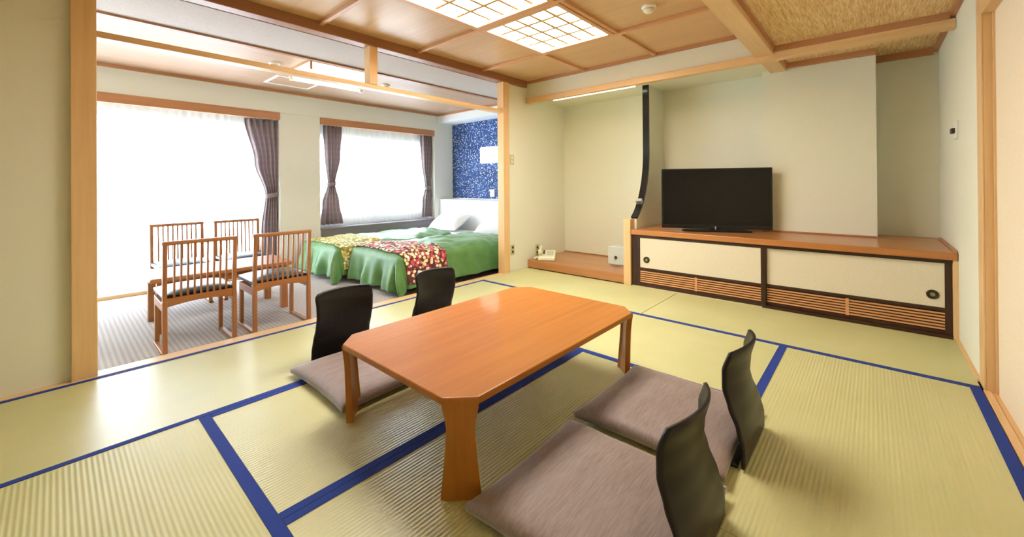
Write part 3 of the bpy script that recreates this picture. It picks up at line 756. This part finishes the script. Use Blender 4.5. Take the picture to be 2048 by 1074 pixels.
# ------------------------------------------------------------------ dining chairs and side table
def make_chair(label, loc, rz):
    t = thing('dining_chair', label, 'chair', loc, rz, 'slatted dining chairs')
    w = .205
    for s in (-1, 1):
        x = s * (w - .012)
        g = G(); g.bar((x, -.185, 0), (x, -.18, .36), .026, .036, (0, 1, 0)).bar((x, -.18, .36), (x, -.20, .74), .024, .032, (0, 1, 0))
        g.build('leg', 'chair_z', t, bevel=.003)
        G().bar((x * .97, .165, 0), (x * .97, .16, .345), .026, .034, (0, 1, 0)).build('leg', 'chair_z', t, bevel=.003)
        G().box(x - .013, x + .013, -.17, .185, 0.0, .020).build('runner', 'chair_y', t, bevel=.003)
        G().box(x - .011, x + .011, -.168, .15, .29, .345).build('side_rail', 'chair_y', t, bevel=.003)
    G().box(-w - .003, w + .003, -.217, -.183, .726, .752).build('top_rail', 'chair_x', t, bevel=.008, seg=3)
    n = 12; g = G()
    pl = [(-w + .024, .378), (w - .024, .378)] + [(w - .024 - (2 * w - .048) * k / n, .322 + .018 * math.sin(math.pi * k / n)) for k in range(n + 1)]
    g.prism(pl[::-1], -.192, -.170).build('back_rail', 'chair_x', t)
    G().box(-w + .024, w - .024, .15, .172, .30, .345).build('front_rail', 'chair_x', t, bevel=.003)
    for k in range(9):
        x = -.144 + k * .036
        G().bar((x, -.181, .37), (x, -.20, .73), .011, .012, (0, 1, 0)).build('back_slat', 'chair_z', t)
    def pad(u, v):
        return ((u - .5) * .40, -.165 + v * .375, .375 + .028 * (1 - abs(2 * u - 1) ** 4) * (1 - abs(2 * v - 1) ** 4))
    g = G().sheet(pad, 16, 16, .036); g.build('seat_cushion', 'seatpad', t, smooth=True, bevel=.006)
    return t
c1 = make_chair('slatted chair backing onto the threshold, on the cedar post side', (.667, 3.632, ZC), 0)
dup(c1, 'slatted chair backing onto the threshold, on the bed side', (1.184, 3.636, ZC), 0)
dup(c1, 'slatted chair backing onto the tall window, away from the beds', (.80, 4.895, ZC), math.pi)
dup(c1, 'slatted chair backing onto the tall window, on the bed side', (1.30, 4.895, ZC), math.pi)
t = thing('side_table', 'low wooden table between the slatted chairs', 'table', (.965, 4.26, ZC))
G().box(-.50, .50, -.265, .265, .385, .42).build('table_top', 'chair_x', t, bevel=.012, seg=3)
for sx in (-1, 1):
    for sy in (-1, 1):
        x, y = sx * .43, sy * .215
        G().box(x - .027, x + .027, y - .027, y + .027, 0, .386).build('leg', 'chair_z', t, bevel=.005)
G().box(-.40, .40, -.222, -.20, .33, .386).build('apron', 'chair_x', t); G().box(-.40, .40, .20, .222, .33, .386).build('apron', 'chair_x', t)

# ------------------------------------------------------------------ low lacquered table
tx0, tx1, ty0, ty1, tz = .845, 2.165, .98, 1.845, .3465
tcx, tcy = (tx0 + tx1) / 2, (ty0 + ty1) / 2; ha, hb = (tx1 - tx0) / 2, (ty1 - ty0) / 2
lt = thing('low_table', 'low orange lacquered bentwood table with chamfered corners', 'table', (tcx, tcy, 0))
c = .086; r = .034; th = .026
octo = [(-ha + c, -hb), (ha - c, -hb), (ha, -hb + c), (ha, hb - c), (ha - c, hb), (-ha + c, hb), (-ha, hb - c), (-ha, -hb + c)]
# flat top whose corner edges stop where the bend begins
ins = 0.0
def cut(p, q_):   # move both ends of a chamfer edge inwards along its normal
    return p
top = octo
tb = G().prism(top, tz - th, tz, 2).build('table_top', 'table', lt, bevel=.005, seg=3)
def leg(sx, sy):
    n = Vector((sx, sy, 0)).normalized(); tdir = Vector((-n.y, n.x, 0))
    cc = Vector((sx * (ha - c / 2), sy * (hb - c / 2), 0)) - Vector((sx, sy, 0)).normalized() * .006
    we0 = c * math.sqrt(2)                        # chamfer edge length
    prof = []
    wtop = we0 + 2 * ins
    def width(s, z):
        zn = tz - .105
        if z > zn:
            k = min(1, (z - zn) / (tz - .038 - zn)); return .096 + (wtop - .096) * k ** 1.6
        return .096 + .042 * (1 - z / zn) ** 1.3
    rings = []
    steps = 10
    for k in range(steps + 1):
        a = (k / steps) * math.pi / 2
        o_ = r * .45 * math.sin(a); z = tz - r + r * math.cos(a)
        nr = (math.sin(a), math.cos(a)); rings.append((o_, z, nr))
    for k in range(1, 15):
        z = (tz - r) * (1 - k / 14); rings.append((r * .45 - .018 * k / 14, z, (1.0, 0.0)))
    q = []; f = []; m = 6
    for o_, z, nr in rings:
        w = width(0, z)
        bow = .009 if z < tz - r else .009 * max(0, 1 - ((z - (tz - r)) / r) * 1.4)
        for tt, bb in ((-.5, 1), (-.36, .18), (-.14, 0), (.14, 0), (.36, .18), (.5, 1)):
            p = cc + n * (o_ - bow * bb) + tdir * (tt * w); q.append((p.x, p.y, z))
        for tt, bb in ((.5, 1), (.36, .18), (.14, 0), (-.14, 0), (-.36, .18), (-.5, 1)):
            p = cc + n * (o_ - bow * bb - nr[0] * th) + tdir * (tt * w * (.94)); q.append((p.x, p.y, z - nr[1] * th))
    R = 12
    for i in range(len(rings) - 1):
        for k in range(R): f.append((i * R + k, (i + 1) * R + k, (i + 1) * R + (k + 1) % R, i * R + (k + 1) % R))
    f.append(tuple(range(R))); f.append(tuple(range(len(rings) * R - 1, (len(rings) - 1) * R - 1, -1)))
    gl = G().add(q, f); rf = .024; zt_ = tz - th * .6
    arc = [(rf - rf * math.sin(a * math.pi / 16), zt_ - rf + rf * math.cos(a * math.pi / 16)) for a in range(9)]
    fx = [(sx * (ha - c - p[0]), p[1]) for p in arc] + [(sx * (ha - c + .001), zt_)]
    gl.prism(fx, sy * hb - sy * .004, sy * hb - sy * (th + .002), 1)
    fy = [(sy * (hb - c - p[0]), p[1]) for p in arc] + [(sy * (hb - c + .001), zt_)]
    gl.prism(fy, sx * ha - sx * .004, sx * ha - sx * (th + .002), 0)
    o = gl.build('leg', 'table_leg', lt, smooth=True)
    e = o.modifiers.new('edge', 'EDGE_SPLIT'); e.split_angle = .55
for sx in (-1, 1):
    for sy in (-1, 1): leg(sx, sy)

# ------------------------------------------------------------------ floor chairs and cushions
def make_floor_chair(label, loc, rz):
    t = thing('floor_chair', label, 'floor chair', loc, rz, 'black legless chairs')
    def back(u, v):
        x = (u - .5) * 2; z = .008 + .405 * v
        wv = .176 + .003 * math.cos(v * 6.0) - .004 * (v - .5)
        if v > .92: wv -= .016 * ((v - .92) / .08) ** 3
        def ip(t): 
            n = len(t) - 1; f_ = v * n; i = min(n - 1, int(f_)); f_ -= i; f_ = f_ * f_ * (3 - 2 * f_) * .5 + f_ * .5
            return t[i] + (t[i + 1] - t[i]) * f_
        yc = ip([.006, .004, .012, .024, .030, .024, .006]); bw = ip([0.0, .003, .012, .028, .042, .048, .046])
        return (x * wv, yc + bw * abs(x) ** 2.0, z + (.010 * (1 - x * x) * max(0, v - .8) / .2))
    G().sheet(back, 22, 30, .011).build('backrest', 'black', t, smooth=True)
    def seat(u, v):
        x = (u - .5) * 2; y = .025 + .42 * v
        return (x * (.178 + .012 * math.sin(v * math.pi)), y, .009 + .004 * math.sin(v * math.pi))
    G().sheet(seat, 14, 14, .010).build('seat', 'black', t, smooth=True)
    return t
fcA = make_floor_chair('black bentwood floor chair on the window side of the low table, nearer the slatted chairs', (1.18, 2.475, 0), math.pi)
dup(fcA, 'black bentwood floor chair on the window side of the low table, nearer the beds', (1.868, 2.475, 0), math.pi)
dup(fcA, 'black bentwood floor chair opposite the windows, nearer the television cabinet', (1.835, .352, 0), 0)
dup(fcA, 'black bentwood floor chair opposite the windows, farther from the television cabinet', (1.215, .352, 0), 0)

def make_cushion(label, x, y, rz, seed):
    a, b, hgt = .305, .305, .052; n = 40; q = []; f = []
    for i in range(n + 1):
        for j in range(n + 1):
            u = -1 + 2 * i / n; v = -1 + 2 * j / n
            k = (max(0, 1 - abs(u) ** 5) * max(0, 1 - abs(v) ** 5)) ** .5
            pin = 1 - .05 * (1 - v * v); pin2 = 1 - .05 * (1 - u * u)
            w = .006 * noise.noise((u * 2 + seed, v * 2.2, seed)) + .0035 * noise.noise((u * 1.5 + seed, v * 9, 2 + seed))
            q.append((a * u * pin, b * v * pin2, .042 + (hgt - .016) * k + w * k))
    k0 = len(q)
    q += [(p[0], p[1], .021) for p in q[:k0]]
    for i in range(n):
        for j in range(n):
            A, B, C_, D = i * (n + 1) + j, (i + 1) * (n + 1) + j, (i + 1) * (n + 1) + j + 1, i * (n + 1) + j + 1
            f.append((A, B, C_, D)); f.append((D + k0, C_ + k0, B + k0, A + k0))
    rim = [(i, 0) for i in range(n)] + [(n, j) for j in range(n)] + [(i, n) for i in range(n, 0, -1)] + [(0, j) for j in range(n, 0, -1)]
    ids = [i * (n + 1) + j for i, j in rim]
    for A, B in zip(ids, ids[1:] + ids[:1]): f.append((B, A, A + k0, B + k0))
    o = G().add(q, f).build('floor_cushion', 'cushion', smooth=True); o.location = (x, y, 0); o.rotation_euler = (0, 0, rz)
    tag(o, label, 'cushion', 'taupe floor cushions')
make_cushion('taupe square cushion on the window side floor chair nearer the slatted chairs', 1.165, 2.10, .0, 1.3)
make_cushion('taupe square cushion on the window side floor chair nearer the beds', 1.86, 2.10, .03, 4.1)
make_cushion('taupe square cushion on the floor chair nearer the television cabinet, opposite the windows', 1.825, .69, 0.0, 7.7)
make_cushion('taupe square cushion on the floor chair farther from the television cabinet, opposite the windows', 1.168, .668, .02, 9.2)
